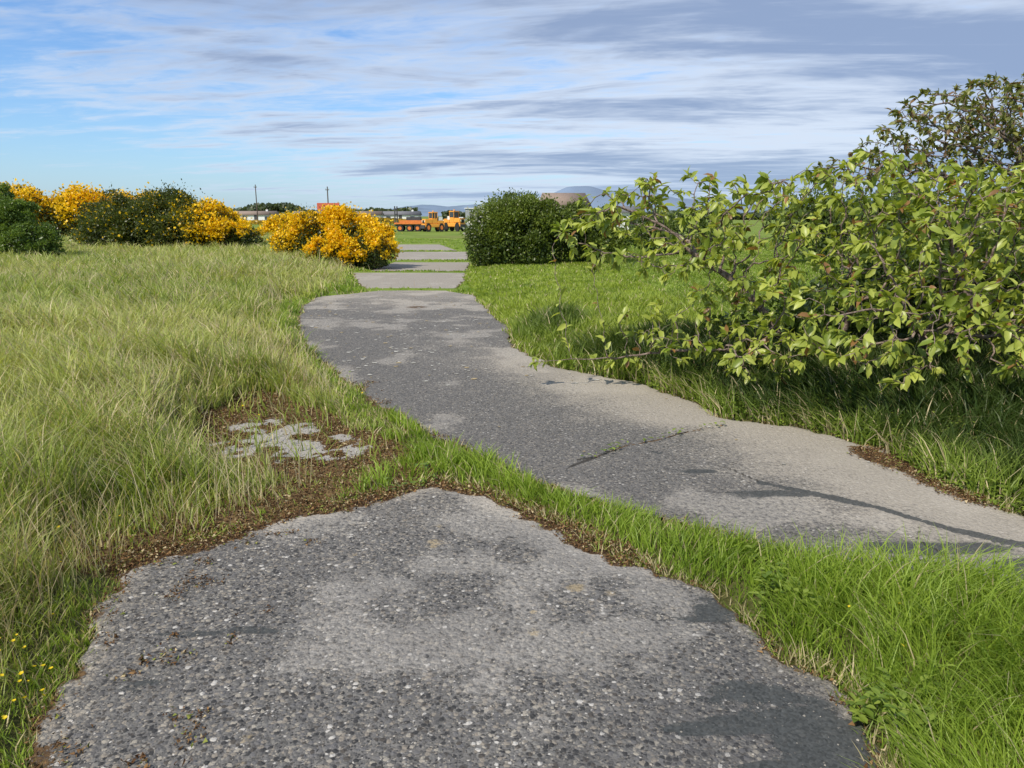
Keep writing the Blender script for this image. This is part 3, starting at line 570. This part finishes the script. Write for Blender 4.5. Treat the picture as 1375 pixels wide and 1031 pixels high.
for i,a in enumerate((-1.8,1.8)): box('skid_%d'%i,(a,0,.1),(.2,2.3,.2),DG,e,.01)
def house(name,loc,w,dp,h,rh,wall,roof,rot=0,chim=True):
    e=empty(name,loc); e.rotation_euler=(0,0,rot)
    box('walls',(0,0,h/2),(w,dp,h),wall,e,.02)
    V=[(-w/2-.3,-dp/2-.35,h+.01),(w/2+.3,-dp/2-.35,h+.01),(w/2+.3,dp/2+.35,h+.01),(-w/2-.3,dp/2+.35,h+.01),(-w/2-.3,0,h+rh),(w/2+.3,0,h+rh)]
    mesh_obj('roof',V,quads=[(0,1,5,4),(2,3,4,5),(3,2,1,0)],tris=[(0,4,3),(1,2,5)],mat=roof,parent=e)
    k=max(2,int(w/3.2))
    for i in range(k):
        xx=-w/2+w*(i+.5)/k
        if i==k//2: box('door',(xx,-dp/2-.02,1.05),(.95,.08,2.05),DG,e,.01)
        else:
            box('window_frame_%d'%i,(xx,-dp/2-.02,h*.57),(1.5,.08,1.1),WH,e,.01); box('window_%d'%i,(xx,-dp/2-.07,h*.57),(1.34,.04,.95),GL,e,.005)
    if chim: box('chimney',(w*.3,0,h+rh+.1),(.6,.5,.6),wall,e,.02); cyl('chimney_pot',(w*.3,0,h+rh+.5),.12,.3,RF,e,'Z',12)
house('bungalow',(6.6,98,0),5.0,7,2.6,1.9,WH,RF,.15,False)
house('bungalow',(13.5,92,0),4,6,2.0,.8,WH,RG,-.1,False)
for i,(a,b,wd) in enumerate([(-76,225,13),(-61,232,10),(-46,228,14),(-34,236,11),(-98,228,12),(-125,222,14)]): house('bungalow',(a,b,0),wd,7,1.9,1.2,WH,RG if i%2 else RF,0)
def pole(loc,h):
    e=empty('utility_pole',loc); cyl('post',(0,0,h/2),.12,h,WD,e,'Z',12,.08)
    box('crossarm',(0,-.1,h-.5),(.6,.1,.1),WD,e,.01)
    for i,a in enumerate((-.25,.25)): cyl('insulator_%d'%i,(a,-.1,h-.36),.04,.16,GY,e,'Z',8)
pole((-50,150,0),7.6); pole((-28.8,120,0),6.1)
e=empty('roadside_sign',(-13.9,58,0)); 
cyl('post_l',(-.6,0,1.2),.05,2.4,GY,e,'Z',10); cyl('post_r',(.6,0,1.2),.05,2.4,GY,e,'Z',10); box('panel',(0,-.08,2.3),(1.7,.04,.55),RED,e,.01); box('panel_band',(0.1,-.105,2.18),(1.2,.01,.18),WH,e,0)
# ------------------------------------------------------------ sky and light
EL=math.radians(46)
SUN=Vector((-0.55,-0.62,0)).normalized()*math.cos(EL)+Vector((0,0,math.sin(EL)))
W=bpy.data.worlds.new("World"); SC.world=W; W.use_nodes=True; W.node_tree.nodes.clear(); N=NT(W.node_tree)
sky=N.n('ShaderNodeTexSky',sky_type='NISHITA'); sky.sun_disc=False; sky.sun_elevation=EL; sky.sun_rotation=math.atan2(SUN.x,SUN.y)%(2*math.pi)
sky.air_density=1.0; sky.dust_density=.6; sky.ozone_density=2.0
tc=N.n('ShaderNodeTexCoord').outputs['Generated']; sp=N.n('ShaderNodeSeparateXYZ',inp={0:tc})
zz=N.math('ADD',N.math('MAXIMUM',sp.outputs[2],0.0),0.07)
cx=N.math('DIVIDE',sp.outputs[0],zz); cy=N.math('DIVIDE',sp.outputs[1],zz)
def vec(a,b,c=0.0): return N.n('ShaderNodeCombineXYZ',inp={0:a,1:b,2:c}).outputs[0]
cyt=N.math('ADD',cy,N.math('MULTIPLY',cx,0.12))
big=N.noise(vec(N.math('MULTIPLY',cx,.26),N.math('MULTIPLY',cyt,.62),3.1),1.0,5,.55,.4)
streak=N.noise(vec(N.math('MULTIPLY',cx,.7),N.math('MULTIPLY',cyt,2.0),7.7),1.0,5,.62,.6)
fine=N.noise(vec(N.math('MULTIPLY',cx,2.4),N.math('MULTIPLY',cyt,4.2),1.7),1.0,4,.65,.5)
bias=N.math('MULTIPLY_ADD',cx,0.050,0.100)
cov=N.math('ADD',N.math('ADD',N.math('MULTIPLY',big,.50),N.math('MULTIPLY',streak,.40)),N.math('MULTIPLY_ADD',fine,.32,bias))
cm=N.ramp(cov,0.52,0.74)
hi=N.ramp(sp.outputs[2],0.08,0.22)
thick=N.ramp(N.math('ADD',N.math('MULTIPLY_ADD',big,.6,N.math('MULTIPLY',hi,.07)),N.math('ADD',N.math('MULTIPLY',streak,.45),N.math('MULTIPLY_ADD',fine,.14,N.math('MULTIPLY',cx,.026)))),0.56,0.74)
ccol=N.mix(thick,(6.5,7.3,8.6),(2.75,3.6,5.4))
skyc=N.mix(1.0,sky.outputs[0],(0.92,1.2,1.55),'MULTIPLY')
c=N.mix(N.math('MULTIPLY',cm,.93),skyc,ccol)
hz=N.ramp(sp.outputs[2],0.10,0.0)
c=N.mix(N.math('MULTIPLY',hz,.4),c,(4.4,5.9,8.0))
bg=N.n('ShaderNodeBackground',inp={0:c,1:0.108}); o=N.n('ShaderNodeOutputWorld'); N.nt.links.new(bg.outputs[0],o.inputs[0])
ld=bpy.data.lights.new('sun','SUN'); ld.energy=4.9; ld.angle=math.radians(1.5); ld.color=(1,.91,.78)
lo=bpy.data.objects.new('sun',ld); lo.rotation_euler=SUN.to_track_quat('Z','Y').to_euler(); SC.collection.objects.link(lo)
cd=bpy.data.cameras.new('camera'); cam=bpy.data.objects.new('camera',cd); SC.collection.objects.link(cam)
cd.lens=36*1000/1375; cd.clip_end=30000; cd.clip_start=.05
cam.location=(0,0,1.6); cam.rotation_euler=(math.radians(90-12.7),0,0); SC.camera=cam
SC.view_settings.view_transform='Standard'; SC.view_settings.look='None'; SC.view_settings.exposure=0
